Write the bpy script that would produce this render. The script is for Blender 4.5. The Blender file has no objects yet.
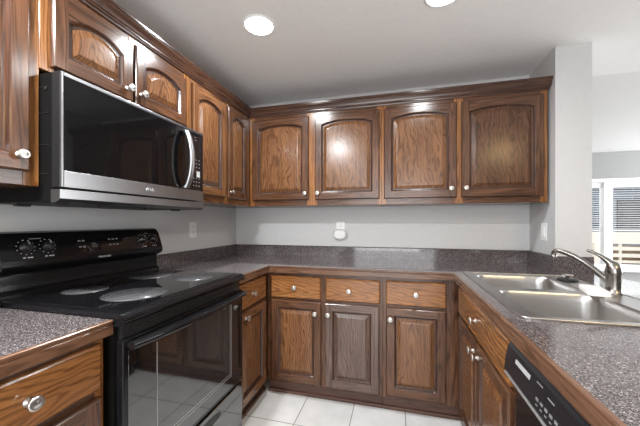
import bpy, bmesh, math, random
from mathutils import Vector, Matrix

random.seed(7)
SC = bpy.context.scene
COL = SC.collection
PI = math.pi

# ------------------------------------------------------------------ camera
cam_data = bpy.data.cameras.new('camera')
cam = bpy.data.objects.new('camera', cam_data)
COL.objects.link(cam)
cam_data.sensor_width = 36.0
cam_data.lens = 293.88 / 640.0 * 36.0
cam_data.shift_y = 8.45 / 640.0
cam_data.clip_start = 0.02
cam.location = (1.5139, -2.5528, 1.2243)
cam.rotation_euler = (math.radians(90), 0, math.radians(14.714))
SC.camera = cam

# ------------------------------------------------------------------ view, world, lights
SC.view_settings.view_transform = 'Standard'
SC.view_settings.look = 'None'
SC.view_settings.gamma = 1.0
SC.view_settings.use_curve_mapping = False
SC.view_settings.exposure = 0.85
SC.cycles.use_denoising = True
SC.cycles.denoising_prefilter = 'NONE'
SC.cycles.max_bounces = 16
SC.cycles.diffuse_bounces = 12
SC.cycles.sample_clamp_indirect = 12.0

world = bpy.data.worlds.new('sky')
SC.world = world
world.use_nodes = True
wbg = world.node_tree.nodes['Background']
wbg.inputs['Color'].default_value = (0.93, 0.97, 1.0, 1)
wbg.inputs['Strength'].default_value = 1.9


def area(name, loc, rot, sx, sy, power, color=(1, 1, 1), spread=PI, shape='RECTANGLE'):
    d = bpy.data.lights.new(name, 'AREA')
    d.shape = shape
    d.size = sx
    if shape in ('RECTANGLE', 'ELLIPSE'):
        d.size_y = sy
    d.energy = power
    d.color = color
    d.spread = spread
    o = bpy.data.objects.new(name, d)
    o.location = loc
    o.rotation_euler = rot
    COL.objects.link(o)
    return o


# added fill lamps at unseen openings: behind the camera, dining room's side wall
area('fill_light_rear', (1.4, -5.85, 1.12), (math.radians(90), 0, 0), 2.1, 1.9, 30, (0.97, 0.98, 1.0))
area('fill_light_side', (7.85, 1.65, 1.4), (math.radians(90), 0, math.radians(90)), 2.6, 1.7, 88, (0.97, 0.98, 1.0))
LAMP_POWER = 9.0
LAMP_COLOR = (0.94, 0.975, 1.0)


# ------------------------------------------------------------------ mesh helpers
class MB:
    def __init__(self):
        self.v, self.f, self.m, self.s = [], [], [], []

    def add(self, verts, faces, mat=0, smooth=False):
        b = len(self.v)
        self.v += [tuple(p) for p in verts]
        for i, fc in enumerate(faces):
            self.f.append(tuple(b + k for k in fc))
            self.m.append(mat[i] if isinstance(mat, (list, tuple)) else mat)
            self.s.append(smooth)
        return self

    def box(self, x0, x1, y0, y1, z0, z1, mat=0):
        v = [(x0, y0, z0), (x1, y0, z0), (x1, y1, z0), (x0, y1, z0), (x0, y0, z1), (x1, y0, z1), (x1, y1, z1), (x0, y1, z1)]
        f = [(0, 3, 2, 1), (4, 5, 6, 7), (0, 1, 5, 4), (1, 2, 6, 5), (2, 3, 7, 6), (3, 0, 4, 7)]
        return self.add(v, f, mat)

    def loft(self, rings, mat=0, smooth=False, cap0=False, cap1=False, closed=True):
        n = len(rings[0])
        v = [p for r in rings for p in r]
        f = []
        for k in range(len(rings) - 1):
            for i in range(n if closed else n - 1):
                j = (i + 1) % n
                f.append((k * n + i, k * n + j, (k + 1) * n + j, (k + 1) * n + i))
        self.add(v, f, mat, smooth)
        if cap0:
            self.add(rings[0], [tuple(reversed(range(n)))], mat)
        if cap1:
            self.add(rings[-1], [tuple(range(n))], mat)
        return self

    def lathe(self, prof, n=24, origin=(0, 0, 0), axis='z', mat=0, smooth=True, cap0=True, cap1=True):
        def pt(r, h, a):
            c, s = r * math.cos(a), r * math.sin(a)
            if axis == 'z':
                q = (c, s, h)
            elif axis == '-y':
                q = (c, -h, s)
            else:
                q = (h, c, s)
            return tuple(origin[i] + q[i] for i in range(3))
        rings = [[pt(r, h, 2 * PI * i / n) for i in range(n)] for r, h in prof]
        return self.loft(rings, mat, smooth, cap0, cap1)

    def tube(self, pts, rad, n=14, mat=0, caps=True, flat=1.0):
        pts = [Vector(p) for p in pts]
        rings = []
        up = None
        for i, p in enumerate(pts):
            t = (pts[min(i + 1, len(pts) - 1)] - pts[max(i - 1, 0)]).normalized()
            if up is None:
                up = Vector((0, 0, 1)) if abs(t.z) < 0.9 else Vector((1, 0, 0))
            s = t.cross(up).normalized()
            u = s.cross(t).normalized()
            up = u
            r = rad[i] if isinstance(rad, (list, tuple)) else rad
            rings.append([tuple(p + s * r * math.cos(2 * PI * k / n) + u * r * flat * math.sin(2 * PI * k / n)) for k in range(n)])
        return self.loft(rings, mat, True, caps, caps)

    def build(self, name, mats, parent=None, loc=(0, 0, 0), rot=(0, 0, 0), bevel=0.0, seg=2, angle=35):
        me = bpy.data.meshes.new(name)
        me.from_pydata(self.v, [], self.f)
        bm = bmesh.new()
        bm.from_mesh(me)
        bmesh.ops.recalc_face_normals(bm, faces=bm.faces)
        bm.to_mesh(me)
        bm.free()
        if not isinstance(mats, (list, tuple)):
            mats = [mats]
        for m in mats:
            me.materials.append(m)
        for p, mi, sm in zip(me.polygons, self.m, self.s):
            p.material_index = mi
            p.use_smooth = sm
        o = bpy.data.objects.new(name, me)
        o.location = loc
        o.rotation_euler = rot
        COL.objects.link(o)
        if parent is not None:
            o.parent = parent
        if bevel > 0:
            b = o.modifiers.new('bevel', 'BEVEL')
            b.width = bevel
            b.segments = seg
            b.limit_method = 'ANGLE'
            b.angle_limit = math.radians(angle)
            b.harden_normals = False
        return o


def sweep(mb, prof, path, mats=None, closed_prof=True, caps=True):
    """prof: (outward, z) pairs; path: 2-D points; outward is to the right of the travel direction."""
    P = [Vector((p[0], p[1])) for p in path]
    dirs = [(P[i + 1] - P[i]).normalized() for i in range(len(P) - 1)]
    rights = [Vector((d.y, -d.x)) for d in dirs]
    rings = []
    for i, p in enumerate(P):
        if i == 0:
            mdir = rights[0]
        elif i == len(P) - 1:
            mdir = rights[-1]
        else:
            a, b = rights[i - 1], rights[i]
            mdir = (a + b) / (1 + a.dot(b))
        rings.append([(p.x + mdir.x * o, p.y + mdir.y * o, z) for o, z in prof])
    for k in range(len(rings) - 1):
        d = dirs[k]
        mat = 0
        if mats:
            mat = mats[0] if abs(d.x) > abs(d.y) else mats[1]
        mb.loft([rings[k], rings[k + 1]], mat, False, caps and k == 0, caps and k == len(rings) - 2, closed_prof)
    return mb


def plate(mb, outer, holes, z0, z1, mat=0):
    bm = bmesh.new()
    loops = [outer] + holes
    edges = []
    for lp in loops:
        vs = [bm.verts.new((x, y, z1)) for x, y in lp]
        for i in range(len(vs)):
            edges.append(bm.edges.new((vs[i], vs[(i + 1) % len(vs)])))
    bmesh.ops.triangle_fill(bm, use_beauty=True, use_dissolve=False, edges=edges)
    bm.verts.index_update()
    tv = [tuple(v.co) for v in bm.verts]
    tf = [tuple(v.index for v in f.verts) for f in bm.faces]
    bm.free()
    mb.add(tv, tf, mat)
    mb.add([(x, y, z0) for x, y, z in tv], tf, mat)
    for lp in loops:
        mb.loft([[(x, y, z0) for x, y in lp], [(x, y, z1) for x, y in lp]], mat)
    return mb


def rrect(x0, x1, y0, y1, r, n=6):
    out = []
    for cx, cy, a0 in ((x1 - r, y1 - r, 0), (x0 + r, y1 - r, PI / 2), (x0 + r, y0 + r, PI), (x1 - r, y0 + r, 1.5 * PI)):
        for i in range(n + 1):
            a = a0 + i * PI / 2 / n
            out.append((cx + r * math.cos(a), cy + r * math.sin(a)))
    return out


def tag(o, label=None, cat=None, group=None, kind=None):
    if label:
        o['label'] = label
    if cat:
        o['category'] = cat
    if group:
        o['group'] = group
    if kind:
        o['kind'] = kind
    return o


def thing(name, label, cat, loc=(0, 0, 0), rz=0.0, group=None):
    o = bpy.data.objects.new(name, None)
    o.empty_display_size = 0.05
    o.location = loc
    o.rotation_euler = (0, 0, rz)
    COL.objects.link(o)
    return tag(o, label, cat, group)


def copy_tree(o, parent=None):
    c = o.copy()
    COL.objects.link(c)
    c.parent = parent
    for ch in list(o.children):
        copy_tree(ch, c)
    return c


def text_mesh(name, body, size, mat, parent, loc, rot, depth=0.0006):
    cu = bpy.data.curves.new(name, 'FONT')
    cu.body = body
    cu.size = size
    cu.align_x = 'CENTER'
    cu.align_y = 'CENTER'
    cu.extrude = depth
    t = bpy.data.objects.new(name + '_curve', cu)
    COL.objects.link(t)
    bpy.context.view_layer.update()
    dg = bpy.context.evaluated_depsgraph_get()
    me = bpy.data.meshes.new_from_object(t.evaluated_get(dg))
    bpy.data.objects.remove(t)
    bpy.data.curves.remove(cu)
    me.materials.clear()
    me.materials.append(mat)
    o = bpy.data.objects.new(name, me)
    o.location = loc
    o.rotation_euler = rot
    COL.objects.link(o)
    o.parent = parent
    return o


# ------------------------------------------------------------------ materials
def new_mat(name):
    m = bpy.data.materials.new(name)
    m.use_nodes = True
    nt = m.node_tree
    b = nt.nodes['Principled BSDF']
    return m, nt, b


def flat(name, col, rough=0.5, metal=0.0, spec=0.5, coat=0.0, noise=0.04, nscale=30.0, bump=0.0, bscale=200.0):
    m, nt, b = new_mat(name)
    tc = nt.nodes.new('ShaderNodeTexCoord')
    nz = nt.nodes.new('ShaderNodeTexNoise')
    nz.inputs['Scale'].default_value = nscale
    nt.links.new(tc.outputs['Object'], nz.inputs['Vector'])
    mx = nt.nodes.new('ShaderNodeMix')
    mx.data_type = 'RGBA'
    mx.inputs['A'].default_value = tuple(c * (1 - noise) for c in col) + (1,)
    mx.inputs['B'].default_value = tuple(min(1, c * (1 + noise)) for c in col) + (1,)
    nt.links.new(nz.outputs['Fac'], mx.inputs['Factor'])
    nt.links.new(mx.outputs['Result'], b.inputs['Base Color'])
    b.inputs['Roughness'].default_value = rough
    b.inputs['Metallic'].default_value = metal
    b.inputs['Specular IOR Level'].default_value = spec
    b.inputs['Coat Weight'].default_value = coat
    b.inputs['Coat Roughness'].default_value = 0.08
    if bump > 0:
        n2 = nt.nodes.new('ShaderNodeTexNoise')
        n2.inputs['Scale'].default_value = bscale
        nt.links.new(tc.outputs['Object'], n2.inputs['Vector'])
        bp = nt.nodes.new('ShaderNodeBump')
        bp.inputs['Strength'].default_value = bump
        bp.inputs['Distance'].default_value = 0.002
        nt.links.new(n2.outputs['Fac'], bp.inputs['Height'])
        nt.links.new(bp.outputs['Normal'], b.inputs['Normal'])
    return m


def emit(name, col, strength):
    m, nt, b = new_mat(name)
    b.inputs['Base Color'].default_value = (*col, 1)
    b.inputs['Emission Color'].default_value = (*col, 1)
    b.inputs['Emission Strength'].default_value = strength
    return m


def wood(name, axis, dark, mid, light, rough=0.21, cathedral=False):
    """varnished oak: growth lines drawn out along the grain (arched where cathedral), fine dark pores."""
    m, nt, b = new_mat(name)
    N, L = nt.nodes, nt.links

    def math_(op, a, b_=None, c_=None):
        n = N.new('ShaderNodeMath')
        n.operation = op
        for i, v in enumerate((a, b_, c_)):
            if v is None:
                continue
            if isinstance(v, (int, float)):
                n.inputs[i].default_value = v
            else:
                L.new(v, n.inputs[i])
        return n.outputs[0]

    def remap(v, a0, a1, b0=0.0, b1=1.0):
        n = N.new('ShaderNodeMapRange')
        for k, x in zip(('From Min', 'From Max', 'To Min', 'To Max'), (a0, a1, b0, b1)):
            n.inputs[k].default_value = x
        L.new(v, n.inputs['Value'])
        return n.outputs['Result']

    def mixc(f, A, B):
        n = N.new('ShaderNodeMix')
        n.data_type = 'RGBA'
        for k, x in (('A', A), ('B', B)):
            if isinstance(x, tuple):
                n.inputs[k].default_value = (*x, 1)
            else:
                L.new(x, n.inputs[k])
        L.new(f, n.inputs['Factor'])
        return n.outputs['Result']
    tc = N.new('ShaderNodeTexCoord')
    oi = N.new('ShaderNodeObjectInfo')
    rnd = oi.outputs['Random']
    add = N.new('ShaderNodeVectorMath')
    add.operation = 'ADD'
    L.new(tc.outputs['Object'], add.inputs[0])
    L.new(math_('MULTIPLY', rnd, 23.7), add.inputs[1])

    def noise(along, across, detail, rough_=0.5):
        mp = N.new('ShaderNodeMapping')
        s = [across] * 3
        s['xyz'.index(axis)] = along
        mp.inputs['Scale'].default_value = s
        L.new(add.outputs[0], mp.inputs['Vector'])
        n = N.new('ShaderNodeTexNoise')
        n.inputs['Scale'].default_value = 1.0
        n.inputs['Detail'].default_value = detail
        n.inputs['Roughness'].default_value = rough_
        L.new(mp.outputs[0], n.inputs['Vector'])
        return n.outputs['Fac']
    if cathedral:
        sep = N.new('ShaderNodeSeparateXYZ')
        L.new(tc.outputs['Generated'], sep.inputs[0])
        al = sep.outputs['xyz'.index(axis)]
        ac = sep.outputs['xyz'.index('x' if axis == 'z' else 'z')]
        warp = noise(4.0, 9.0, 2.0)
        wig = noise(9.0, 40.0, 2.0)
        off = math_('MULTIPLY_ADD', rnd, 0.5, -0.75)
        u = math_('ADD', math_('ADD', ac, off), math_('MULTIPLY_ADD', warp, 0.5, 0.0))
        rr = math_('SQRT', math_('MULTIPLY_ADD', u, u, 0.006))
        f = math_('MULTIPLY_ADD', al, 2.6 if axis == 'z' else 3.4, math_('MULTIPLY', rr, 15.0 if axis == 'z' else 8.0))
        f = math_('ADD', f, math_('MULTIPLY', wig, 1.3))
        f = math_('ADD', f, math_('MULTIPLY', rnd, 9.0))
        ring = math_('SINE', math_('MULTIPLY', f, 6.283))
        lines = remap(ring, -1.0, 0.1)
    else:
        f = noise(0.9, 13.0, 2.0, 0.45)
        ring = math_('SINE', math_('MULTIPLY', f, 85.0))
        lines = remap(ring, -1.0, 0.2)
    pores = remap(noise(14.0, 420.0, 2.0), 0.36, 0.58)
    streak = remap(noise(3.0, 90.0, 3.0), 0.32, 0.66)
    tone = mixc(remap(noise(2.5, 10.0, 3.0), 0.3, 0.7), mid, light)
    g = math_('MULTIPLY_ADD', lines, 0.36 if cathedral else 0.40, 0.10)
    g = math_('MULTIPLY_ADD', pores, 0.26, g)
    g = math_('MULTIPLY_ADD', streak, 0.28, g)
    L.new(mixc(g, dark, tone), b.inputs['Base Color'])
    b.inputs['Roughness'].default_value = rough
    bp = N.new('ShaderNodeBump')
    bp.inputs['Strength'].default_value = 0.10
    bp.inputs['Distance'].default_value = 0.0008
    L.new(g, bp.inputs['Height'])
    L.new(bp.outputs['Normal'], b.inputs['Normal'])
    return m


def wood_set(tagname, dark, mid, light, rough=0.21, cathedral=False):
    return {a: wood('oak_%s_grain_%s' % (tagname, a), a, dark, mid, light, rough, cathedral) for a in 'xyz'}


P_MID = ((0.022, 0.007, 0.003), (0.185, 0.079, 0.032), (0.255, 0.116, 0.049))
P_FRAME = ((0.011, 0.0045, 0.0025), (0.096, 0.040, 0.019), (0.150, 0.066, 0.032))
P_HONEY = ((0.040, 0.013, 0.004), (0.275, 0.108, 0.032), (0.355, 0.153, 0.050))
P_GREY = ((0.024, 0.014, 0.010), (0.112, 0.068, 0.052), (0.155, 0.098, 0.077))
W_FRAME = wood_set('stained', *P_FRAME)
W_PLAIN = wood_set('plain', *P_MID)
W_PANEL = wood_set('panel', *P_MID, cathedral=True)
W_DARKPANEL = wood_set('dark_panel', *P_FRAME, cathedral=True)
W_ORANGE = wood_set('honey', *P_HONEY)
W_DRAWER = wood_set('drawer', *P_HONEY, cathedral=True)
W_GREY = wood_set('grey_brown', *P_GREY)  # greyer brown oak tone, used on one base door
W_GREYPANEL = wood_set('grey_brown_panel', *P_GREY, cathedral=True)
W_EDGE = wood_set('edging', (0.0432, 0.0202, 0.0108), (0.1368, 0.0662, 0.0374), (0.1944, 0.0994, 0.0576))
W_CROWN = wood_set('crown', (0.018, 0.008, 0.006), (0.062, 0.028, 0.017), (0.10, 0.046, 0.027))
M_GAP = flat('dark_cabinet_interior', (0.018, 0.009, 0.006), 0.7)
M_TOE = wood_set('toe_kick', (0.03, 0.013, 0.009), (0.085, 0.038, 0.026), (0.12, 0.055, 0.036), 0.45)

M_WALL = flat('grey_wall_paint', (0.62, 0.62, 0.62), 0.55, bump=0.06, bscale=350)
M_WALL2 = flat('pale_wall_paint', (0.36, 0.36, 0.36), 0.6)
M_CEIL = flat('white_ceiling_paint', (0.90, 0.90, 0.90), 0.8)
M_CEIL2 = flat('white_dining_ceiling_paint', (0.80, 0.80, 0.80), 0.75)
M_WHITE = flat('white_plastic', (0.88, 0.88, 0.87), 0.35)
M_TRIM = flat('white_trim_paint', (0.84, 0.84, 0.83), 0.4)
M_NICKEL = flat('brushed_nickel', (0.52, 0.49, 0.46), 0.28, 1.0)
M_FAUCET = flat('dark_brushed_nickel', (0.25, 0.235, 0.22), 0.26, 1.0)
M_STEEL = flat('stainless_steel', (0.31, 0.31, 0.315), 0.33, 1.0, nscale=60)
M_SINK = flat('sink_steel', (0.52, 0.51, 0.50), 0.28, 1.0)
M_BLACK = flat('black_enamel', (0.007, 0.007, 0.008), 0.10, 0, 0.35)
M_BLACKSAT = flat('black_satin_plastic', (0.013, 0.013, 0.014), 0.32)
M_BLACKMAT = flat('black_matte_metal', (0.006, 0.006, 0.006), 0.45, 0, 0.08)
M_GLASSBLK = flat('black_glass', (0.006, 0.006, 0.007), 0.03, 0, 0.6)
M_DOORGL = flat('oven_door_glass', (0.006, 0.006, 0.007), 0.03, 0, 0.6)
M_DOORGL.node_tree.nodes['Principled BSDF'].inputs['IOR'].default_value = 2.1
M_OVENGL = flat('smoked_oven_glass', (0.016, 0.016, 0.017), 0.04, 0, 0.6)
M_OVENGL.node_tree.nodes['Principled BSDF'].inputs['IOR'].default_value = 2.1
M_MWGLASS = flat('microwave_door_glass', (0.004, 0.004, 0.0045), 0.03, 0, 0.45)
M_SILVER = flat('silver_line', (0.42, 0.42, 0.42), 0.3, 0.6)
M_PRINT = flat('white_print', (0.42, 0.42, 0.42), 0.5)
M_PRINTDIM = flat('grey_print', (0.20, 0.20, 0.20), 0.5)
M_LCD = flat('display_window', (0.018, 0.02, 0.022), 0.08)
M_BURNER = flat('grey_burner_print', (0.060, 0.060, 0.062), 0.25)
M_NAVY = flat('charcoal_dishwasher_plastic', (0.011, 0.012, 0.015), 0.25)
M_RUBBER = flat('black_rubber', (0.012, 0.012, 0.012), 0.5)
M_SPONGE = flat('white_sponge', (0.85, 0.83, 0.79), 0.8, bump=0.2, bscale=300)
M_LENS = emit('lamp_diffuser', (1.0, 0.98, 0.95), 9.0)
M_EDGELINE = flat('brown_seam', (0.03, 0.018, 0.014), 0.5)


def laminate():
    m, nt, b = new_mat('speckled_laminate')
    N, L = nt.nodes, nt.links
    tc = N.new('ShaderNodeTexCoord')
    v1 = N.new('ShaderNodeTexVoronoi')
    v1.inputs['Scale'].default_value = 430.0
    L.new(tc.outputs['Object'], v1.inputs['Vector'])
    sep = N.new('ShaderNodeSeparateColor')
    L.new(v1.outputs['Color'], sep.inputs['Color'])
    cr = N.new('ShaderNodeValToRGB')
    cr.color_ramp.interpolation = 'CONSTANT'
    els = cr.color_ramp.elements
    els[0].position = 0.0
    els[0].color = (0.030, 0.023, 0.023, 1)
    els[1].position = 0.30
    els[1].color = (0.080, 0.064, 0.064, 1)
    for p, c in ((0.62, (0.135, 0.114, 0.114)), (0.86, (0.25, 0.225, 0.225)), (0.97, (0.42, 0.39, 0.385))):
        e = els.new(p)
        e.color = (*c, 1)
    L.new(sep.outputs['Red'], cr.inputs['Fac'])
    L.new(cr.outputs['Color'], b.inputs['Base Color'])
    b.inputs['Roughness'].default_value = 0.07
    b.inputs['Specular IOR Level'].default_value = 0.5
    n = N.new('ShaderNodeTexNoise')
    n.inputs['Scale'].default_value = 260
    L.new(tc.outputs['Object'], n.inputs['Vector'])
    bp = N.new('ShaderNodeBump')
    bp.inputs['Strength'].default_value = 0.05
    bp.inputs['Distance'].default_value = 0.0008
    L.new(n.outputs['Fac'], bp.inputs['Height'])
    b.inputs['IOR'].default_value = 1.62
    return m


def tiles():
    m, nt, b = new_mat('white_floor_tile')
    N, L = nt.nodes, nt.links
    tc = N.new('ShaderNodeTexCoord')
    mp = N.new('ShaderNodeMapping')
    mp.inputs['Location'].default_value = (-0.910 + 0.327 * 40, 0.878 + 0.327 * 40, 0)
    L.new(tc.outputs['Object'], mp.inputs['Vector'])
    br = N.new('ShaderNodeTexBrick')
    br.offset = 0.0
    br.squash = 1.0
    br.inputs['Scale'].default_value = 1.0
    br.inputs['Brick Width'].default_value = 0.327
    br.inputs['Row Height'].default_value = 0.327
    br.inputs['Mortar Size'].default_value = 0.003
    br.inputs['Mortar Smooth'].default_value = 0.1
    br.inputs['Color1'].default_value = (0.60, 0.592, 0.575, 1)
    br.inputs['Color2'].default_value = (0.65, 0.642, 0.625, 1)
    br.inputs['Mortar'].default_value = (0.22, 0.20, 0.18, 1)
    L.new(mp.outputs[0], br.inputs['Vector'])
    nz = N.new('ShaderNodeTexNoise')
    nz.inputs['Scale'].default_value = 9.0
    nz.inputs['Detail'].default_value = 5.0
    L.new(tc.outputs['Object'], nz.inputs['Vector'])
    mr = N.new('ShaderNodeMapRange')
    mr.inputs['From Min'].default_value = 0.3
    mr.inputs['From Max'].default_value = 0.7
    mr.inputs['To Min'].default_value = 0.90
    mr.inputs['To Max'].default_value = 1.04
    L.new(nz.outputs['Fac'], mr.inputs['Value'])
    mx = N.new('ShaderNodeMix')
    mx.data_type = 'RGBA'
    mx.blend_type = 'MULTIPLY'
    mx.inputs['Factor'].default_value = 1.0
    L.new(br.outputs['Color'], mx.inputs['A'])
    L.new(mr.outputs['Result'], mx.inputs['B'])
    L.new(mx.outputs['Result'], b.inputs['Base Color'])
    b.inputs['Roughness'].default_value = 0.32
    return m


def window_glass():
    m, nt, b = new_mat('window_glass')
    N, L = nt.nodes, nt.links
    tr = N.new('ShaderNodeBsdfTransparent')
    gl = N.new('ShaderNodeBsdfGlossy')
    gl.inputs['Roughness'].default_value = 0.02
    fr = N.new('ShaderNodeFresnel')
    fr.inputs['IOR'].default_value = 1.3
    mix = N.new('ShaderNodeMixShader')
    L.new(fr.outputs[0], mix.inputs[0])
    L.new(tr.outputs[0], mix.inputs[1])
    L.new(gl.outputs[0], mix.inputs[2])
    L.new(mix.outputs[0], nt.nodes['Material Output'].inputs['Surface'])
    return m


def siding():
    m, nt, b = new_mat('dark_house_siding')
    N, L = nt.nodes, nt.links
    tc = N.new('ShaderNodeTexCoord')
    mp = N.new('ShaderNodeMapping')
    L.new(tc.outputs['Object'], mp.inputs['Vector'])
    br = N.new('ShaderNodeTexBrick')
    br.inputs['Scale'].default_value = 1.0
    br.inputs['Brick Width'].default_value = 0.9
    br.inputs['Row Height'].default_value = 0.16
    br.inputs['Mortar Size'].default_value = 0.012
    br.inputs['Color1'].default_value = (0.05, 0.06, 0.075, 1)
    br.inputs['Color2'].default_value = (0.12, 0.14, 0.165, 1)
    br.inputs['Mortar'].default_value = (0.20, 0.21, 0.23, 1)
    mp.inputs['Rotation'].default_value = (math.radians(90), 0, 0)
    L.new(mp.outputs[0], br.inputs['Vector'])
    L.new(br.outputs['Color'], b.inputs['Base Color'])
    b.inputs['Roughness'].default_value = 0.7
    return m


M_LAM = laminate()
M_TILE = tiles()
M_GLASS = window_glass()
M_SIDING = siding()
M_CREAM = flat('cream_timber', (0.74, 0.68, 0.60), 0.7, noise=0.1)
M_TANGAP = flat('tan_timber', (0.30, 0.22, 0.15), 0.8, noise=0.2)
M_GROUND = flat('concrete_ground', (0.55, 0.54, 0.52), 0.8, noise=0.1)
M_SLAT = flat('white_blind_slat', (0.80, 0.80, 0.80), 0.5)

# ------------------------------------------------------------------ room shell
XS, XS2, YS = 2.482, 2.675, -0.376
ZC = 2.331
RX0, RX1, RY0, RY1 = 0.0, 8.0, -6.0, 3.2


def struct(name, mb, mats, parent=None, bevel=0.0, **kw):
    o = mb.build(name, mats, parent, bevel=bevel, **kw)
    if parent is None:
        o['kind'] = 'structure'
    return o


struct('floor', MB().box(RX0 - .1, RX1 + .1, RY0 - .1, RY1 + .1, -0.1, 0.0), M_TILE)
struct('ceiling', MB().box(RX0 - .1, RX1 + .1, RY0 - .1, 0.14, ZC, ZC + 0.12), M_CEIL)
struct('ceiling_dining', MB().box(RX0 - .1, RX1 + .1, 0.14, RY1 + .1, ZC + 0.012, ZC + 0.13), M_CEIL2)
struct('wall_left', MB().box(-0.1, 0.0, RY0, RY1, 0, ZC), M_WALL)
struct('wall_back', MB().box(0.0, XS, 0.0, 0.14, 0, ZC), M_WALL)
struct('wall_stub', MB().box(XS, XS2, YS, 0.14, 0, ZC), M_WALL)


def wall_with_opening(name, axis, at, thick, a0, a1, o0, o1, z0, z1, mat):
    mb = MB()
    def bx(u0, u1, zz0, zz1):
        if axis == 'y':
            mb.box(u0, u1, at, at + thick, zz0, zz1)
        else:
            mb.box(at, at + thick, u0, u1, zz0, zz1)
    bx(a0, o0, 0, ZC + .01)
    bx(o1, a1, 0, ZC + .01)
    bx(o0, o1, 0, z0)
    bx(o0, o1, z1, ZC + .01)
    return struct(name, mb, mat)


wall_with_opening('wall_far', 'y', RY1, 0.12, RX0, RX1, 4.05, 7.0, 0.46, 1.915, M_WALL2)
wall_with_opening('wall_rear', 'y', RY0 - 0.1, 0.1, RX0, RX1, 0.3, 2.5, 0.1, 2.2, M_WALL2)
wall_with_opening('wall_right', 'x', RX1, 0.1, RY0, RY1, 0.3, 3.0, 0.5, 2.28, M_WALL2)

# far window: frame, mullions, glass, sill
wy = RY1
win = bpy.data.objects.new('window_1', None)
COL.objects.link(win)
win['kind'] = 'structure'
fr = MB()
fr.box(4.05, 7.0, wy - .015, wy + .10, 1.855, 1.915)
fr.box(4.05, 7.0, wy - .015, wy + .10, 0.46, 0.53)
fr.box(4.05, 4.11, wy - .015, wy + .10, 0.53, 1.855)
fr.box(6.94, 7.0, wy - .015, wy + .10, 0.53, 1.855)
fr.box(4.735, 4.855, wy - .012, wy + .10, 0.53, 1.855)
fr.box(5.80, 5.92, wy - .012, wy + .10, 0.53, 1.855)
fr.build('window_frame', M_TRIM, win, bevel=.004)
for a, b_ in ((4.11, 4.735), (4.855, 5.80), (5.92, 6.94)):
    MB().box(a, b_, wy + .07, wy + .076, 0.53, 1.855).build('pane', M_GLASS, win)
MB().box(4.0, 7.05, wy - .07, wy - .001, 0.43, 0.459).build('window_sill', M_TRIM, win, bevel=.004)

# blinds in each light of the far window
blind_labels = ['narrow white slatted blind at the left end of the far window, beside the post',
                'wide white slatted blind right of the thick mullion in the far window',
                'white slatted blind in the far window light farthest from the grey post']
for (a, b_), lb in zip(((4.115, 4.73), (4.86, 5.795), (5.925, 6.935)), blind_labels):
    t = thing('window_blind', lb, 'blind', ((a + b_) / 2, wy + .035, 0.0), group='blinds of the far window')
    w = (b_ - a) / 2 - .006
    MB().box(-w, w, -.022, .022, 1.770, 1.852).build('headrail', M_SLAT, t, bevel=.003)
    sl = MB()
    z = 1.752
    while z > 1.10:
        c, s = .016 * math.cos(.22), .016 * math.sin(.22)
        sl.add([(-w, -c, z - s), (w, -c, z - s), (w, c, z + s), (-w, c, z + s),
                (-w, -c, z - s + .0016), (w, -c, z - s + .0016), (w, c, z + s + .0016), (-w, c, z + s + .0016)],
               [(0, 3, 2, 1), (4, 5, 6, 7), (0, 1, 5, 4), (1, 2, 6, 5), (2, 3, 7, 6), (3, 0, 4, 7)])
        z -= .036
    sl.build('slats', M_SLAT, t)
    MB().box(-w, w, -.018, .018, 1.07, 1.088).build('bottom_rail', M_SLAT, t, bevel=.002)

# outside
g = MB().box(-4, 20, RY1 + .12, 20, -0.16, -0.06).build('ground', M_GROUND)
g['kind'] = 'structure'
t = thing('patio_railing', 'cream timber patio railing with slatted panels outside the far window', 'railing', (6.2, 4.62, -0.06))
MB().box(-2.4, 2.4, -.03, .03, 0.84, 1.07).build('top_board', M_CREAM, t, bevel=.004)
for k in range(7):
    x = -2.4 + k * .8
    MB().box(x - .045, x + .045, -.04, .04, 0.0, 0.84).build('post', M_CREAM, t, bevel=.004)
rl = MB()
for z0_, z1_ in ((0.71, 0.78), (0.575, 0.645), (0.46, 0.51), (0.34, 0.39), (.05, .15)):
    rl.box(-2.4, 2.4, -.022, .022, z0_, z1_)
for k in range(6):
    x = -2.0 + k * .8
    rl.box(x - .02, x + .02, -.018, .018, .1, .84)
rl.build('rails', M_CREAM, t)
MB().box(-2.4, 2.4, .10, .13, 0.0, 0.80).build('backing_boards', M_TANGAP, t)
t = thing('neighbouring_house', 'house with dark blue-grey siding seen through the blinds of the far window', 'house', (8.5, 8.6, -0.06))
MB().box(-5, 5, 0, 4, 0, 2.35).build('siding_wall', M_SIDING, t)
MB().box(-5.2, 5.2, -.25, 4.2, 2.35, 2.75).build('roof_edge', M_TRIM, t)
for x in (-1.9, .1, 2.3):
    wfr = MB()
    wfr.box(x - .5, x + .5, -.04, -.001, .75, 1.95)
    wf = wfr.build('window', M_BLACKSAT, t)
    MB().box(x - .43, x + .43, -.05, -.041, .82, 1.88).build('pane', M_LCD, wf)

# ------------------------------------------------------------------ recessed ceiling lights
def ceiling_light(loc, label, first=None, color=None, power=LAMP_POWER):
    if first is None:
        t = thing('recessed_light', label, 'ceiling light', loc, group='recessed ceiling lights')
        MB().lathe([(.076, -.0005), (.077, -.005), (.082, -.007), (.089, -.005), (.091, -.0005)], 40, cap0=False, cap1=False).build('trim_ring', M_TRIM, t)
        MB().lathe([(.0001, -.0055), (.050, -.0055), (.0755, -.0045), (.0755, -.001), (.0001, -.001)], 40).build('diffuser', M_LENS, t)
    else:
        t = first.copy()
        COL.objects.link(t)
        for ch in first.children:
            if ch.type == 'MESH':
                copy_tree(ch, t)
        t.location = loc
        t['label'] = label
    lamp = area('lamp', (0, 0, -.012), (0, 0, 0), .13, .13, power, color or LAMP_COLOR, math.radians(170), 'DISK')
    lamp.parent = t
    return t


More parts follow.
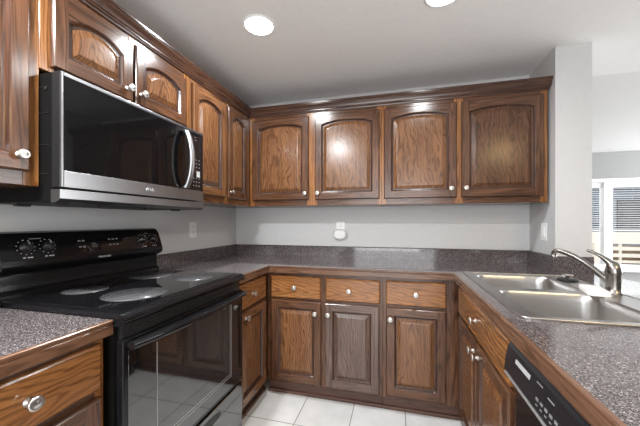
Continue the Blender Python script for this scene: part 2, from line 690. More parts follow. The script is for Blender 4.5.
L1 = ceiling_light((.760, -1.035, ZC), 'round recessed ceiling light nearest the left wall cabinets and the corner')
ceiling_light((1.73, -1.02, ZC), 'round recessed ceiling light cut by the top edge, in front of the back wall cabinets', L1, None, 4)
ceiling_light((.68, -2.40, ZC), 'round recessed ceiling light behind the view, on the range side', L1, None, 30)
ceiling_light((.75, -4.20, ZC), 'added unseen ceiling light far behind the view, nearest the left wall', L1, None, 10)  # extra lamp, added to brighten the unseen room behind
ceiling_light((3.05, -3.20, ZC), 'warm recessed ceiling light over the room behind the peninsula', L1, (1.0, .66, .28), 14)


# ------------------------------------------------------------------ cabinet builder (local: x along, front is -y, z up)
KNOB_PROF = [(.011, 0), (.011, .002), (.006, .004), (.0055, .014), (.010, .018), (.0155, .0205), (.0165, .0235), (.0155, .027), (.0125, .0285), (.011, .0278), (.007, .0292), (.0001, .030)]


def make_knob(parent, x, z, y, scale=1.0):
    mb = MB().lathe([(r * scale, h * scale) for r, h in KNOB_PROF], 20, (0, 0, 0), '-y', cap1=False)
    return mb.build('knob', M_NICKEL, parent, (x, y, z))


def slab_edge(mb, w, h, mv, mh, thick=.020, ch=.006):
    """outer routed edge of a door or drawer front, no front face"""
    def rect(i, y):
        return [(i, y, i), (w - i, y, i), (w - i, y, h - i), (i, y, h - i)]
    mats = [mh, mv, mh, mv]
    r = [rect(0, 0), rect(0, -thick + .007), rect(ch * .5, -thick + .003), rect(ch, -thick)]
    for k in range(3):
        mb.add(r[k] + r[k + 1], [(i, (i + 1) % 4, 4 + (i + 1) % 4, 4 + i) for i in range(4)], mats)
    mb.add(rect(0, 0), [(0, 3, 2, 1)], mv)


def make_door(parent, x0, x1, z0, z1, yf, rise=0.0, knob=None, set_f=W_FRAME, set_p=W_PANEL, stile=.050, rail_t=.048, rail_b=.052, kscale=1.0, power=2.3):
    w, h = x1 - x0, z1 - z0
    T = .020
    mb = MB()
    slab_edge(mb, w, h, 0, 1, T)
    i = .006
    N = 22 if rise > 0 else 1
    xc, hw = w / 2, w / 2 - stile

    def outline(d, y):
        xl, xr = stile + d, w - stile - d
        zt = h - rail_t - d
        pts = [(xl, y, rail_b + d), (xr, y, rail_b + d)]
        for k in range(N + 1):
            x = xr + (xl - xr) * k / N
            u = min(1.0, abs(x - xc) / (hw - d + 1e-9)) if rise > 0 else 0
            pts.append((x, y, zt - rise * (u ** power)))
        return pts
    o = outline(0, -T)
    mb.add([(i, -T, i), (stile, -T, i), (stile, -T, h - i), (i, -T, h - i)], [(0, 1, 2, 3)], 0)
    mb.add([(w - stile, -T, i), (w - i, -T, i), (w - i, -T, h - i), (w - stile, -T, h - i)], [(0, 1, 2, 3)], 0)
    mb.add([(stile, -T, i), (w - stile, -T, i), (w - stile, -T, rail_b), (stile, -T, rail_b)], [(0, 1, 2, 3)], 1)
    arc = o[2:]
    top = [(p[0], -T, h - i) for p in arc]
    mb.add(arc + top, [(k, k + 1, N + 2 + k, N + 1 + k) for k in range(N)], 1)
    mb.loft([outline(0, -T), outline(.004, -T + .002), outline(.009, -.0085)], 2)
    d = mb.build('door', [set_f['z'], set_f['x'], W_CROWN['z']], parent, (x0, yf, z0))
    pm = MB()
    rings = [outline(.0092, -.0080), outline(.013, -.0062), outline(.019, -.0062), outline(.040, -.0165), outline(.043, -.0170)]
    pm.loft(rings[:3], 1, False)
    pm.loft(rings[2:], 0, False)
    inner = rings[-1]
    nb = len(inner)
    # fill the field with strips from arch to bottom edge
    arc2 = inner[2:]
    bot = [(p[0], p[1], inner[0][2]) for p in arc2]
    pm.add(arc2 + bot, [(k, k + 1, len(arc2) + k + 1, len(arc2) + k) for k in range(len(arc2) - 1)], 0)
    pm.build('panel', [set_p['z'], W_CROWN['z']], d)
    if knob:
        make_knob(d, knob[0] - x0, knob[1] - z0, -T, kscale)
    return d


def make_drawer(parent, x0, x1, z0, z1, yf, knob=None, ws=None, kscale=1.0, name='drawer'):
    ws = ws or W_DRAWER
    w, h = x1 - x0, z1 - z0
    mb = MB()
    slab_edge(mb, w, h, 0, 0, .020, .008)
    i = .008
    mb.add([(i, -.02, i), (w - i, -.02, i), (w - i, -.02, h - i), (i, -.02, h - i)], [(0, 1, 2, 3)], 0)
    d = mb.build(name, ws['x'], parent, (x0, yf, z0))
    for k in (knob or []):
        make_knob(d, k[0] - x0, k[1] - z0, -.020, kscale)
    return d


def face_frame(parent, w, z0, z1, depth, stiles, rails, ws=W_FRAME, ws_st=None):
    mb = MB()
    for a, b_ in stiles:
        mb.box(a, b_, -depth, -depth + .019, z0, z1, 0)
    sx = sorted(stiles)
    for k in range(len(sx) - 1):
        for c, d in rails:
            mb.box(sx[k][1], sx[k + 1][0], -depth + .0004, -depth + .019, c, d, 1)
    st = ws_st or ws
    return mb.build('face_frame', [st['z'], ws['x']], parent, bevel=.0012, seg=1)


def carcass(parent, x0, x1, depth, z0, z1, mat=None, hollow=False):
    if hollow:
        mb = MB()
        y0, y1 = -depth + .0195, -.003
        mb.box(x0, x0 + .016, y0, y1, z0, z1)
        mb.box(x1 - .016, x1, y0, y1, z0, z1)
        mb.box(x0 + .016, x1 - .016, y0, y1, z0, z0 + .016)
        mb.box(x0 + .016, x1 - .016, y1 - .006, y1, z0 + .016, z1)
        mb.box(x0 + .016, x1 - .016, y0, y0 + .004, z0 + .016, z1)
        return mb.build('carcass', mat or W_FRAME['z'], parent)
    return MB().box(x0, x1, -depth + .0195, -.003, z0, z1).build('carcass', mat or W_FRAME['z'], parent)


UD = .315          # upper depth to the face frame
UZ0, UZ1 = 1.351, 2.105
BD = .612
BZ0, BZ1 = .090, .866
R90 = PI / 2

# ---- upper cabinets, back wall
def upper(name_label, loc, rz, x0, x1, z0, z1, stiles, rails, doors, fr_set=W_FRAME, st_set=None, blind=None):
    t = thing('upper_cabinet', name_label, 'cabinet', loc, rz, 'oak upper cabinets')
    carcass(t, x0 if blind is None else blind[0], x1 if blind is None else blind[1], UD, z0, z1, W_PLAIN['z'])
    face_frame(t, x1 - x0, z0, z1, UD, stiles, rails, fr_set, st_set)
    for d in doors:
        make_door(t, *d[:4], -UD, **d[4])
    return t


upper('oak upper cabinet on the corner half of the back wall, two arched doors', (0, 0, 0), 0,
      .3175, 1.402, UZ0, UZ1, [(.3175, .362), (.818, .905), (1.37, 1.402)], [(UZ0, UZ0 + .055), (UZ1 - .065, UZ1)],
      [(.347, .836, 1.397, 2.058, dict(rise=.028, knob=(.812, 1.445))),
       (.889, 1.386, 1.395, 2.058, dict(rise=.028, knob=(.915, 1.445)))], W_FRAME, W_ORANGE)
upper('oak upper cabinet at the right end of the back wall, beside the grey wall post', (0, 0, 0), 0,
      1.403, 2.4645, UZ0, UZ1, [(1.403, 1.435), (1.90, 1.958), (2.425, 2.4645)], [(UZ0, UZ0 + .055), (UZ1 - .065, UZ1)],
      [(1.420, 1.916, 1.393, 2.058, dict(rise=.028, knob=(1.878, 1.455))),
       (1.944, 2.440, 1.393, 2.058, dict(rise=.024, knob=(1.972, 1.455), set_p=W_DARKPANEL))], W_FRAME, W_ORANGE)

# ---- upper cabinets, left wall (local x = world y)
upper('oak upper cabinet with two narrow arched doors, between the microwave and the corner', (0, -1.060, 0), R90,
      0, .745, UZ0, UZ1, [(0, .035), (.355, .410), (.672, .742)], [(UZ0, UZ0 + .055), (UZ1 - .065, UZ1)],
      [(.020, .362, 1.395, 2.058, dict(rise=.034, knob=(.048, 1.445), set_f=W_PLAIN)),
       (.402, .680, 1.395, 2.058, dict(rise=.034, knob=(.428, 1.440)))], W_PLAIN, blind=(0, 1.056))
upper('short oak upper cabinet with two low arched doors, directly above the microwave', (0, -1.815, 0), R90,
      0, .754, 1.757, UZ1, [(0, .045), (.350, .385), (.715, .754)], [(1.757, 1.795), (UZ1 - .065, UZ1)],
      [(.030, .360, 1.775, 2.052, dict(rise=.036, knob=(.328, 1.828), kscale=1.05, rail_b=.052)),
       (.374, .720, 1.775, 2.052, dict(rise=.036, knob=(.402, 1.828), kscale=1.05, rail_b=.052))], W_FRAME, W_ORANGE)
upper('tall oak upper cabinet nearest the viewer, left of the microwave', (0, -2.720, 0), R90,
      0, .9035, 1.345, UZ1, [(0, .04), (.435, .475), (.858, .9035)], [(1.345, 1.41), (UZ1 - .065, UZ1)],
      [(.022, .448, 1.390, 2.052, dict(rise=.036, knob=(.05, 1.441))),
       (.462, .868, 1.390, 2.052, dict(rise=.036, knob=(.838, 1.441)))], W_FRAME, W_ORANGE)

# ---- crown moulding along the top of all the wall cabinets
cm = MB()
zc0, zc1 = 2.086, 2.160
prof = [(0, zc0), (.006, zc0), (.008, zc0 + .010), (.013, zc0 + .012), (.013, zc0 + .019), (.017, zc0 + .023), (.020, zc0 + .034),
        (.026, zc0 + .046), (.031, zc0 + .053), (.031, zc0 + .059), (.035, zc0 + .062), (.036, zc1 - .003), (.034, zc1), (0, zc1)]
sweep(cm, prof, [(UD + .001, -2.72), (UD + .001, -UD - .001), (2.4655, -UD - .001), (2.4655, -.004)], [0, 1])
tag(cm.build('crown_moulding', [W_CROWN['x'], W_CROWN['y']]),
    'dark stained crown moulding running along the top of the upper cabinets', 'moulding')

# ---- base cabinets
def base(label, loc, rz, x0, x1, stiles, rails, doors, drawers, blind=None, fr_set=W_FRAME, toe=None, st_set=None, hollow=False):
    t = thing('base_cabinet', label, 'cabinet', loc, rz, 'oak base cabinets')
    b0, b1 = blind or (x0, x1)
    carcass(t, b0, b1, BD, BZ0, BZ1, None, hollow)
    face_frame(t, x1 - x0, BZ0, BZ1, BD, stiles, rails, fr_set, st_set)
    for d in doors:
        make_door(t, *d[:4], -BD, **d[4])
    for d in drawers:
        make_drawer(t, *d[:4], -BD, **d[4])
    k0, k1 = toe or (x0, x1)
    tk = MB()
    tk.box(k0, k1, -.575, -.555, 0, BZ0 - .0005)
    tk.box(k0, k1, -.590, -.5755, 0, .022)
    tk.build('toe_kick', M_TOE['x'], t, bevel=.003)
    return t


rails_b = [(BZ0, BZ0 + .028), (.672, .700), (.838, BZ1)]
base('oak base cabinet under the middle of the back counter, two drawers over two doors', (0, 0, 0), 0,
     .6145, 1.424, [(.6145, .668), (1.002, 1.058), (1.385, 1.424)], rails_b,
     [(.651, 1.016, .107, .674, dict(knob=(.975, .600), set_p=W_PANEL)), (1.042, 1.402, .107, .674, dict(knob=(1.068, .600), set_f=W_GREY, set_p=W_GREYPANEL))],
     [(.651, 1.011, .692, .842, dict(knob=[(.828, .768)])), (1.049, 1.408, .692, .842, dict(knob=[(1.208, .768)]))])
base('oak base cabinet at the sink corner of the back counter, one drawer over one door', (0, 0, 0), 0,
     1.4245, 1.872, [(1.4245, 1.462), (1.788, 1.872)], rails_b,
     [(1.445, 1.803, .112, .674, dict(knob=(1.472, .606)))],
     [(1.445, 1.803, .692, .846, dict(knob=[(1.625, .770)]))], blind=(1.4245, 2.475), toe=(1.4245, 1.90))
base('narrow oak base cabinet between the range and the inside corner', (0, -1.052, 0), R90,
     0, .436, [(0, .030), (.378, .4365)], rails_b,
     [(.018, .386, .112, .674, dict(knob=(.098, .640), set_f=W_PLAIN))],
     [(.018, .386, .698, .852, dict(knob=[(.185, .772)]))], blind=(0, 1.048), toe=(0, .470))
base('oak base cabinet nearest the viewer on the left of the range, drawer with round knob', (0, -2.715, 0), R90,
     0, .890, [(0, .04), (.44, .52), (.862, .890)], [(BZ0, BZ0 + .028), (.668, .715), (.842, BZ1)],
     [(.025, .462, .107, .680, dict(knob=(.43, .62))), (.500, .872, .107, .680, dict(knob=(.535, .62)))],
     [(.025, .462, .705, .848, dict(knob=[(.245, .778)])), (.500, .872, .705, .848, dict(knob=[(.682, .778)], kscale=1.1))], st_set=W_ORANGE)
XB = 1.877 + BD
base('oak sink base cabinet on the right run, wide false drawer over two doors', (XB, -.6340, 0), -R90,
     0, .868, [(0, .072), (.44, .472), (.846, .868)], rails_b,
     [(.062, .450, .112, .674, dict(knob=(.418, .625))), (.462, .852, .112, .674, dict(knob=(.495, .625)))],
     [(.062, .852, .694, .845, dict(knob=[(.456, .775)]))], toe=(.0, .868), hollow=True)

# ------------------------------------------------------------------ countertops
CZ = .914
def wood_edge_profile():
    return [(0, CZ), (.010, CZ), (.0125, CZ - .002), (.0125, CZ - .008), (.008, CZ - .011), (.008, CZ - .013), (.0125, CZ - .016), (.0125, .870), (.010, .867), (0, .867)]


SX0, SX1, SY0, SY1 = 1.897, 2.432, -1.488, -.602      # sink outline
t = thing('countertop', 'speckled laminate countertop with oak edge, wrapping the corner and holding the sink', 'countertop', (0, 0, 0))
outer = [(.001, -.001), (.001, -1.055), (.635, -1.055), (.635, -.635), (1.852, -.635), (1.852, -2.72), (2.70, -2.72), (2.70, YS - .001), (XS - .001, YS - .001), (XS - .001, -.001)]
hole = rrect(SX0 + .012, SX1 - .012, SY0 + .012, SY1 - .012, .03)
mbs = MB()
plate(mbs, outer, [hole], .8675, CZ)
mbs.build('slab', M_LAM, t)
em = MB()
sweep(em, wood_edge_profile(), [(.6352, -1.055), (.6352, -.6352), (1.8518, -.6352), (1.8518, -2.72)], [0, 1])
em.build('wood_edge', [W_EDGE['x'], W_EDGE['y']], t)
sp = MB()
sprof = [(.001, CZ), (.020, CZ), (.020, 1.000), (.0185, 1.003), (.001, 1.003)]
sweep(sp, sprof, [(0, -1.030), (0, 0), (XS, 0), (XS, YS), (XS2, YS)])
sp.build('backsplash', M_LAM, t)
cap = MB()
sweep(cap, [(.001, 1.0032), (.0195, 1.0032), (.0195, 1.0050), (.001, 1.0050)], [(0, -1.030), (0, 0), (XS, 0), (XS, YS), (XS2, YS)])
cap.build('backsplash_cap', M_EDGELINE, t)

t = thing('countertop', 'short speckled laminate countertop with oak edge, left of the range', 'countertop', (0, 0, 0))
MB().box(.001, .635, -2.72, -1.822, .8675, CZ).build('slab', M_LAM, t)
em = MB()
sweep(em, wood_edge_profile(), [(.6352, -2.72), (.6352, -1.822)], [0, 1])
em.build('wood_edge', [W_EDGE['x'], W_EDGE['y']], t)
sp = MB()
sweep(sp, sprof, [(0, -2.72), (0, -1.83)])
sp.build('backsplash', M_LAM, t)

# ------------------------------------------------------------------ sink
t = thing('kitchen_sink', 'double bowl stainless steel sink set in the right counter', 'sink', (0, 0, 0))
rim = MB()
B1 = (1.945, 2.315, -1.020, -.662)
B2 = (1.945, 2.315, -1.452, -1.066)
h1, h2 = rrect(*B1, .055), rrect(*B2, .055)
plate(rim, rrect(SX0, SX1, SY0, SY1, .025), [h1, h2], CZ + .0005, CZ + .005)
# raised bead round the outside
sw = MB()
ob = rrect(SX0 + .004, SX1 - .004, SY0 + .004, SY1 - .004, .022)
rim.tube([(x, y, CZ + .0045) for x, y in ob] + [(ob[0][0], ob[0][1], CZ + .0045)], .0032, 8, caps=False)
rim.build('rim', M_SINK, t)
for (x0, x1, y0, y1) in (B1, B2):
    bw = MB()
    rings = []
    for ins, z in ((-.001, .0052), (.001, .0035), (.004, -.004), (.008, -.03), (.014, -.135), (.022, -.158), (.045, -.170), (.12, -.174)):
        r = max(.012, .055 - ins * .2)
        rings.append([(x, y, CZ + z) for x, y in rrect(x0 + ins, x1 - ins, y0 + ins, y1 - ins, r)])
    bw.loft(rings, 0, True, False, True)
    bo = bw.build('bowl', M_SINK, t)
    MB().lathe([(.042, 0), (.042, .003), (.036, .004), (.030, -.001), (.0001, -.001)], 24, ((x0 + x1) / 2, (y0 + y1) / 2, CZ - .1738), cap0=False).build('drain', M_STEEL, bo)

# ------------------------------------------------------------------ faucet
FX, FY = 2.402, -1.030
FZ = CZ + .0052
t = thing('faucet', 'brushed nickel single lever kitchen faucet behind the sink', 'faucet', (FX, FY, FZ))
MB().lathe([(.030, 0), (.031, .004), (.027, .008), (.0255, .030), (.0255, .075), (.0275, .082), (.0275, .092), (.026, .105), (.022, .122), (.012, .134), (.0001, .137)], 28).build('body', M_FAUCET, t)
dirv = Vector((2.258 - FX, -.885 - FY, 0)).normalized()
sp_pts, sp_r = [], []
prof_s = [(.012, .040), (.030, .062), (.060, .090), (.095, .118), (.130, .141), (.165, .157), (.192, .164), (.206, .162), (.2125, .154), (.214, .144)]
for d, z in prof_s:
    sp_pts.append((dirv.x * d, dirv.y * d, z))
    sp_r.append(.0130 - .008 * d)
spo = MB().tube(sp_pts, sp_r, 14).build('spout', M_FAUCET, t)
MB().lathe([(.0118, 0), (.0118, .012), (.0105, .013), (.0001, .013)], 18, (dirv.x * .214, dirv.y * .214, .132)).build('aerator', M_FAUCET, spo)
lv = MB()
lp = [(-.004, .110), (.010, .126), (.026, .142), (.046, .157), (.066, .168), (.082, .174), (.089, .175)]
lv.tube([(dirv.x * d, dirv.y * d, z) for d, z in lp], [.019, .018, .013, .009, .0075, .008, .004], 14, flat=.8)
lv.build('lever', M_FAUCET, t)

# sponge on the sink deck, strainer basket by the back bowl
sq = MB()
sq.loft([[(x, y, z) for x, y in rrect(-.076 + i, .076 - i, -.036 + i, .036 - i, .008)] for i, z in ((.003, 0), (0, .003), (0, .018), (.003, .021))], 0, False, True, True)
tag(sq.build('sponge', M_SPONGE, None, (2.325, -1.045, CZ + .0054), (0, 0, math.radians(-105))), 'flat white sponge lying on the sink between the bowls and faucet', 'sponge')
t = thing('sink_strainer', 'black rubber sink stopper with chrome knob on the sink deck near the post', 'sink stopper', (2.366, -.760, CZ + .0054))
MB().lathe([(.036, 0), (.045, .002), (.046, .006), (.040, .009), (.020, .010), (.0001, .011)], 28).build('flange', M_RUBBER, t)
MB().lathe([(.007, .0105), (.007, .022), (.020, .025), (.022, .029), (.018, .032), (.0001, .033)], 22).build('knob', M_NICKEL, t)

# ------------------------------------------------------------------ range (local x = world y from its left side, front is -y)
t = thing('range', 'black electric range with glass cooktop, between the two left counters', 'range', (.004, -1.8165, 0), R90)
W = .750
MB().box(.0015, W - .0015, -.640, -.012, .06, .885).build('body', M_BLACKMAT, t)
for x in (.06, W - .06):
    for y in (-.58, -.08):
        MB().lathe([(.018, 0), (.018, .059)], 14, (x, y, .0)).build('foot', M_BLACKMAT, t)
# cooktop: frame with rounded front nose + glass
ct = MB()
pr = [(-.012, .889), (-.645, .889), (-.662, .892), (-.676, .897), (-.683, .906), (-.683, .915), (-.677, .924), (-.665, .930), (-.650, .932), (-.10, .932), (-.10, .946), (-.012, .946)]
ct.loft([[(x, y, z) for y, z in pr] for x in (-.0015, W + .0015)], 0, False, True, True)
cto = ct.build('cooktop', M_BLACK, t, bevel=.004, seg=3, angle=25)
MB().box(.022, W - .022, -.640, -.112, .9322, .9345).build('glass', M_GLASSBLK, cto, bevel=.001)
for bx, by, br_ in ((.215, -.495, .115), (.565, -.495, .095), (.215, -.235, .080), (.560, -.235, .105)):
    MB().lathe([(br_, .9346), (br_, .9351), (.0001, .9351)], 48, (bx, by, 0), cap0=False).build('burner', M_BURNER, cto)
# backguard
bg = MB()
pb = [(-.004, .946), (-.060, .946), (-.098, .940), (-.102, .950), (-.088, .958), (-.085, 1.020), (-.092, 1.026), (-.122, 1.040), (-.130, 1.052), (-.126, 1.075), (-.116, 1.105),
      (-.104, 1.140), (-.094, 1.162), (-.078, 1.178), (-.055, 1.184), (-.004, 1.184)]
bg.loft([[(x, y, z) for y, z in pb] for x in (-.001, W + .001)], 0, False, True, True)
bgo = bg.build('backguard', M_BLACK, t, bevel=.006, seg=3, angle=20)
# sloped panel frame: origin at lower edge, tilt so local z follows the slope
slope = math.atan2(.126 - .104, 1.140 - 1.075)
def on_panel(x, s, off=.0):
    """point on the sloping face at x, fraction s in height from z=1.065 to 1.150"""
    z = 1.065 + s * .085
    y = -.1265 + (z - 1.072) * (.0225 / .066)
    return (x, y - off, z)
PT = (R90 - slope, 0, 0)
knob_x = [.080, .154, .622, .694]
for kx in knob_x:
    p = on_panel(kx, .68)
    k = MB()
    k.lathe([(.0205, 0), (.0205, .004), (.0178, .006), (.017, .020), (.0150, .022), (.0001, .022)], 26, axis='z')
    k.box(-.0035, .0035, -.018, .018, .020, .0245)
    ko = k.build('control_knob', M_BLACKSAT, bgo, p, (R90 - slope, 0, random.choice((0, 0))))
    mk = MB()
    mk.box(-.0012, .0012, .006, .017, .0246, .0250)
    mk.build('pointer', M_PRINT, ko)
for kx in knob_x:
    dots = MB()
    for a in range(0, 360, 33):
        c, s = math.cos(math.radians(a)), math.sin(math.radians(a))
        cx, sz = kx + .0295 * c, .68 + .0295 * s / .090
        x, y, z = on_panel(cx, sz, .0007)
        dots.box(x - .0020, x + .0020, y - .0004, y + .0012, z - .0014, z + .0014)
    for dx in (-.012, .002, .012):
        x, y, z = on_panel(kx + dx, .21, .0007)
        dots.box(x - .0042, x + .0042, y - .0004, y + .0012, z - .0028, z + .0028)
    dots.build('dial_print', M_PRINT, bgo)
for kx, ww in ((.117, .020), (.658, .013)):
    d2 = MB()
    x, y, z = on_panel(kx, 1.06, .0002)
    d2.box(x - ww, x + ww, y - .0005, y + .002, z - .0013, z + .0013)
    d2.build('heading_print', M_PRINTDIM, bgo)
x, y, z = on_panel(.378, .66)
MB().box(-.118, .118, -.0012, .004, -.036, .034).build('control_panel', M_GLASSBLK, bgo, (x, y, z), (-slope, 0, 0))
MB().box(-.046, .046, -.0012, .004, -.022, .014).build('display', M_LCD, bgo, (x - .015, y - .0012, z - .004), (-slope, 0, 0))
bt = MB()
for gx in (-.098, -.080, .046, .066, .086):
    for gz in (-.014, .014):
        MB().box(gx - .0055, gx + .0055, -.0032, -.001, gz - .003, gz + .003).build('button', M_PRINTDIM, bgo, (x, y, z), (-slope, 0, 0))
for gz, gw in ((-.001, .02), (-.010, .026), (-.018, .030)):
    bt.box(-.046, -.046 + gw, -.0036, -.001, gz - .001, gz + .001)
bt.build('display_print', M_PRINTDIM, bgo, (x, y, z), (-slope, 0, 0))
p = on_panel(.385, -.10, .0012)
text_mesh('brand_name', 'FRIGIDAIRE', .0125, M_PRINT, bgo, (p[0], -.1300, 1.0545), (R90, 0, 0))
# vent strip
vm = MB()
vm.box(.012, W - .012, -.656, -.641, .846, .888)
for k in range(3):
    z = .855 + k * .010
    vm.box(.05, W - .05, -.662, -.6561, z, z + .005)
vm.build('vent', M_BLACKSAT, t, bevel=.001)
# oven door
od = MB()
od.box(.004, W - .004, -.672, -.6415, .345, .845)
odo = od.build('oven_door', M_BLACK, t, bevel=.005, seg=3)
MB().box(.022, W - .022, -.6745, -.6722, .362, .808).build('door_glass', M_DOORGL, odo, bevel=.001)
wx0, wx1, wz0, wz1 = .135, .628, .420, .792
MB().box(wx0, wx1, -.6753, -.6746, wz0, wz1).build('window', M_OVENGL, odo)
fl = MB()
for ins in (0, .013):
    a, b_, c, d = wx0 + ins, wx1 - ins, wz0 + ins, wz1
    w_ = .0036
    if ins == 0:
        fl.box(a, a + w_, -.6760, -.6754, c, d)
    fl.box(b_ - w_, b_, -.6760, -.6754, c, d)
    fl.box(wx0 + w_, b_ - w_, -.6760, -.6754, c, c + w_)
fl.build('window_border', M_SILVER, odo)
hm = MB()
hp, n = [], 28
rings = []
for k in range(n + 1):
    u = k / n * 2 - 1
    x = W / 2 + u * (W / 2 - .016)
    y = -.692 - .026 * (1 - u * u)
    zc = .828
    ring = []
    for (dy, dz) in ((.024, .011), (-.004, .0125), (-.010, .009), (-.0125, .003), (-.0125, -.006), (-.008, -.012), (.0, -.014), (.008, -.012), (.011, -.006), (.024, -.003)):
        ring.append((x, y + dy if dy < .02 else -.6725, zc + dz))
    rings.append(ring)
hm.loft(rings, 0, True, True, True)
hm.build('handle', M_BLACK, odo)
dr = MB()
dr.box(.004, W - .004, -.670, -.6415, .075, .332)
dro = dr.build('storage_drawer', M_DOORGL, t, bevel=.005, seg=3)
hr = MB()
hr.loft([[(W / 2 + .165 * math.copysign(abs(math.cos(a)) ** .6, math.cos(a)) * s, y_, .285 + .022 * math.sin(a) * s) for a in [2 * PI * k / 40 for k in range(40)]] for s, y_ in ((1.0, -.6703), (1.0, -.6712), (.93, -.6706))], 0, False, True, True)
hr.build('handle_recess', M_RUBBER, dro)
MB().box(.02, W - .02, -.62, -.60, .005, .06).build('kick_plate', M_BLACKMAT, t)

# ------------------------------------------------------------------ microwave
t = thing('microwave', 'stainless and black over-the-range microwave under the short cabinet', 'microwave', (.003, -1.8125, 1.288), R90)
W = .751
body = MB().box(.001, W - .001, -.366, -.002, .004, .450)
body.build('body', M_BLACKMAT, t, bevel=.003)
sd = MB()
for z in (.10, .20, .31, .40):
    sd.box(-.0012, .0008, -.352, -.20, z, z + .003)
sd.build('side_ribs', M_BLACKSAT, t)
df = MB()
df.box(.004, .012, -.404, -.4005, .054, .451)
WD = W + .013
df.box(.012, WD, -.404, -.367, .438, .451)
df.box(.012, WD, -.404, -.367, .054, .112)
MB().box(.001, .0122, -.4003, -.367, .054, .450).build('door_side', M_BLACKSAT, t)
dfo = df.build('door_frame', M_STEEL, t, bevel=.002)
MB().box(.0125, .614, -.4015, -.368, .1125, .4375).build('door_glass', M_MWGLASS, t, bevel=.001)
cp = MB().box(.6145, WD - .001, -.4015, -.368, .1125, .4375).build('control_panel', M_GLASSBLK, t, bevel=.001)
gm = MB()
pg = [(-.362, .003), (-.386, .003), (-.404, .014), (-.404, .047), (-.362, .047)]
gm.loft([[(x, y, z) for y, z in pg] for x in (.0, WD)], 0, False, True, True)
gm.build('lower_grille', M_STEEL, t, bevel=.0015)
for r in range(8):
    for c in range(3):
        if r == 3:
            continue
        x = .680 + c * .024
        z = .140 + r * .021
        MB().box(-.0038, .0038, -.0024, -.0012, -.0024, .0024).build('button', M_PRINTDIM, cp, (x, -.4, z))
for z in (.395, .412):
    MB().box(.687, .704, -.4024, -.4012, z, z + .003).build('clock_mark', M_PRINTDIM, cp)
MB().box(.706, .734, -.4026, -.4012, .190, .222).build('start_key', M_PRINT, cp)
hm = MB()
rings = []
for k in range(25):
    u = k / 24 * 2 - 1
    zc = .268 + u * .152
    dy = -.018 - .036 * (1 - u * u) ** .8 if abs(u) < 1 else -.020
    th = .010 + .004 * (1 - u * u)
    y = -.404 + dy
    w2 = .0165
    rings.append([(.596 + a * w2, y + b_ * th if not (abs(u) > .93 and b_ > 0) else -.4016, zc) for a, b_ in ((-1, .5), (-.9, -.4), (-.5, -.95), (0, -1.1), (.5, -.95), (.9, -.4), (1, .5), (.5, .9), (-.5, .9))])
hm.loft(rings, 0, True, True, True)
hm.build('handle', M_STEEL, t)
lo = MB().lathe([(.0085, 0), (.0085, .0012), (.0001, .0012)], 28, (0, 0, 0), '-y', cap0=False).build('logo_badge', M_PRINT, t, (.362, -.4040, .083))
text_mesh('logo_text', 'LG', .019, M_PRINT, t, (.388, -.4046, .083), (R90, 0, 0))
lg = MB()
lg.box(-.0045, -.0030, -.0018, -.0011, -.004, .004)
lg.box(-.0045, .0015, -.0018, -.0011, -.0045, -.0030)
lg.box(.0030, .0055, -.0018, -.0011, -.0012, .0012)
lg.build('logo_face', M_STEEL, lo)
for x, y in ((.05, -.33), (.20, -.35), (.42, -.35), (.60, -.35), (.06, -.12)):
    ft = MB()
    ft.loft([[(x + a * s, y + b_ * s * .6, z) for a, b_ in ((-.025, -.02), (.025, -.02), (.025, .02), (-.025, .02))] for s, z in ((1, .0039), (.8, -.007))], 0, False, True, True)
    ft.build('underside_clip', M_BLACKSAT, t)
MB().lathe([(.006, 0), (.006, .002), (.003, .003), (.0001, .003)], 14, axis='x', origin=(-.003, 0, 0)).build('side_screw', M_STEEL, t, (.0, -.340, .395))

# ------------------------------------------------------------------ dishwasher (local x = -world y)
t = thing('dishwasher', 'black built-in dishwasher under the right counter, beside the sink cabinet', 'dishwasher', (XB, -1.506, 0), -R90)
W = .600
yf = -(XB - 1.858)
MB().box(.003, W - .003, yf + .045, -.01, .095, .860).build('tub', M_BLACKMAT, t)
MB().box(.004, W - .004, yf + .012, yf + .044, .105, .742).build('door', M_BLACK, t, bevel=.004)
cn = MB()
pc = [(yf + .044, .752), (yf - .010, .752), (yf - .018, .760), (yf - .014, .800), (yf - .006, .838), (yf + .004, .852), (yf + .044, .858)]
cn.loft([[(x, y, z) for y, z in pc] for x in (.002, W - .002)], 0, False, True, True)
cno = cn.build('control_console', M_NAVY, t, bevel=.005, seg=3, angle=25)
hl = MB()
hl.box(.010, W - .010, yf - .0205, yf - .012, .7535, .7600)
hl.build('handle_lip', M_SILVER, cno, bevel=.002)
def con(z):
    return yf - .014 + (z - .800) * (.008 / .038) if z >= .8 else yf - .018 + (z - .760) * (.004 / .040)
np_ = MB()
np_.add([(.075, con(.812) - .0006, .812), (.170, con(.812) - .0006, .812), (.170, con(.824) - .0006, .824), (.075, con(.824) - .0006, .824),
         (.075, con(.812) + .001, .812), (.170, con(.812) + .001, .812), (.170, con(.824) + .001, .824), (.075, con(.824) + .001, .824)],
        [(0, 1, 2, 3), (4, 7, 6, 5), (0, 4, 5, 1), (1, 5, 6, 2), (2, 6, 7, 3), (3, 7, 4, 0)])
np_.build('name_plate', M_PRINT, cno)
def mark(x0, x1, z0, z1):
    pp = MB()
    pp.add([(x0, con(z0) - .0007, z0), (x1, con(z0) - .0007, z0), (x1, con(z1) - .0007, z1), (x0, con(z1) - .0007, z1),
            (x0, con(z0) + .001, z0), (x1, con(z0) + .001, z0), (x1, con(z1) + .001, z1), (x0, con(z1) + .001, z1)],
           [(0, 1, 2, 3), (4, 7, 6, 5), (0, 4, 5, 1), (1, 5, 6, 2), (2, 6, 7, 3), (3, 7, 4, 0)])
    pp.build('button', M_PRINTDIM, cno)
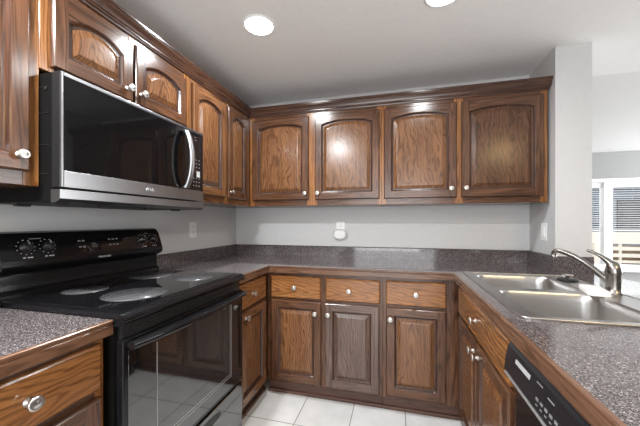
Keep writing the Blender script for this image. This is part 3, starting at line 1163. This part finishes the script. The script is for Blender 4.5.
for k in range(7):
    mark(.215 + k * .022, .228 + k * .022, .788, .795)
    mark(.217 + k * .022, .226 + k * .022, .776, .779)
mark(.205, .235, .826, .829)
mark(.262, .292, .818, .821)
for k in range(4):
    mark(.41 + k * .024, .423 + k * .024, .812, .818)
MB().box(.004, W - .004, yf + .07, yf + .09, .0, .094).build('kick_plate', M_BLACKMAT, t)

# ------------------------------------------------------------------ wall plates
def wall_plate(label, loc, rz, kind):
    t = thing('outlet_plate' if kind == 'outlet' else 'switch_plate', label, 'outlet' if kind == 'outlet' else 'switch', loc, rz, 'white wall plates')
    MB().box(-.0375, .0375, -.006, -.0005, -.060, .060).build('plate', M_WHITE, t, bevel=.003)
    if kind == 'outlet':
        for z in (-.022, .022):
            r = MB().box(-.017, .017, -.0085, -.0058, z - .016, z + .016).build('receptacle', M_TRIM, t, bevel=.004)
            s = MB()
            s.box(-.0075, -.0055, -.0088, -.0084, z - .004, z + .006)
            s.box(.0055, .0075, -.0088, -.0084, z - .004, z + .006)
            s.build('slots', M_BLACKMAT, r)
    else:
        MB().box(-.017, .017, -.0095, -.0058, -.034, .034).build('rocker', M_TRIM, t, bevel=.002)
    return t


wall_plate('white outlet plate on the left wall between the range and the corner', (0, -.626, 1.160), R90, 'outlet')
wall_plate('white switch plate on the side of the grey wall post by the sink', (XS, -.232, 1.154), -R90, 'switch')
wall_plate('white outlet plate on the back wall above the counter, half hidden by a plug-in', (1.032, 0, 1.165), 0, 'outlet')
t = thing('plug_in_freshener', 'white oval plug-in air freshener on the back wall outlet', 'air freshener', (1.030, -.0092, 1.112))
ov = MB()
rings = []
for s, y_ in ((.90, -.001), (1.0, -.010), (1.0, -.026), (.92, -.036), (.72, -.042)):
    rings.append([(.060 * s * math.copysign(abs(math.cos(a)) ** .75, math.cos(a)), y_, .046 * s * math.copysign(abs(math.sin(a)) ** .75, math.sin(a))) for a in [2 * PI * k / 40 for k in range(40)]])
ov.loft(rings, 0, True, True, True)
ov.build('body', M_TRIM, t)
MB().lathe([(.006, 0), (.006, .002), (.0001, .002)], 16, (-.034, -.037, .004), '-y').build('sensor', M_SILVER, t)
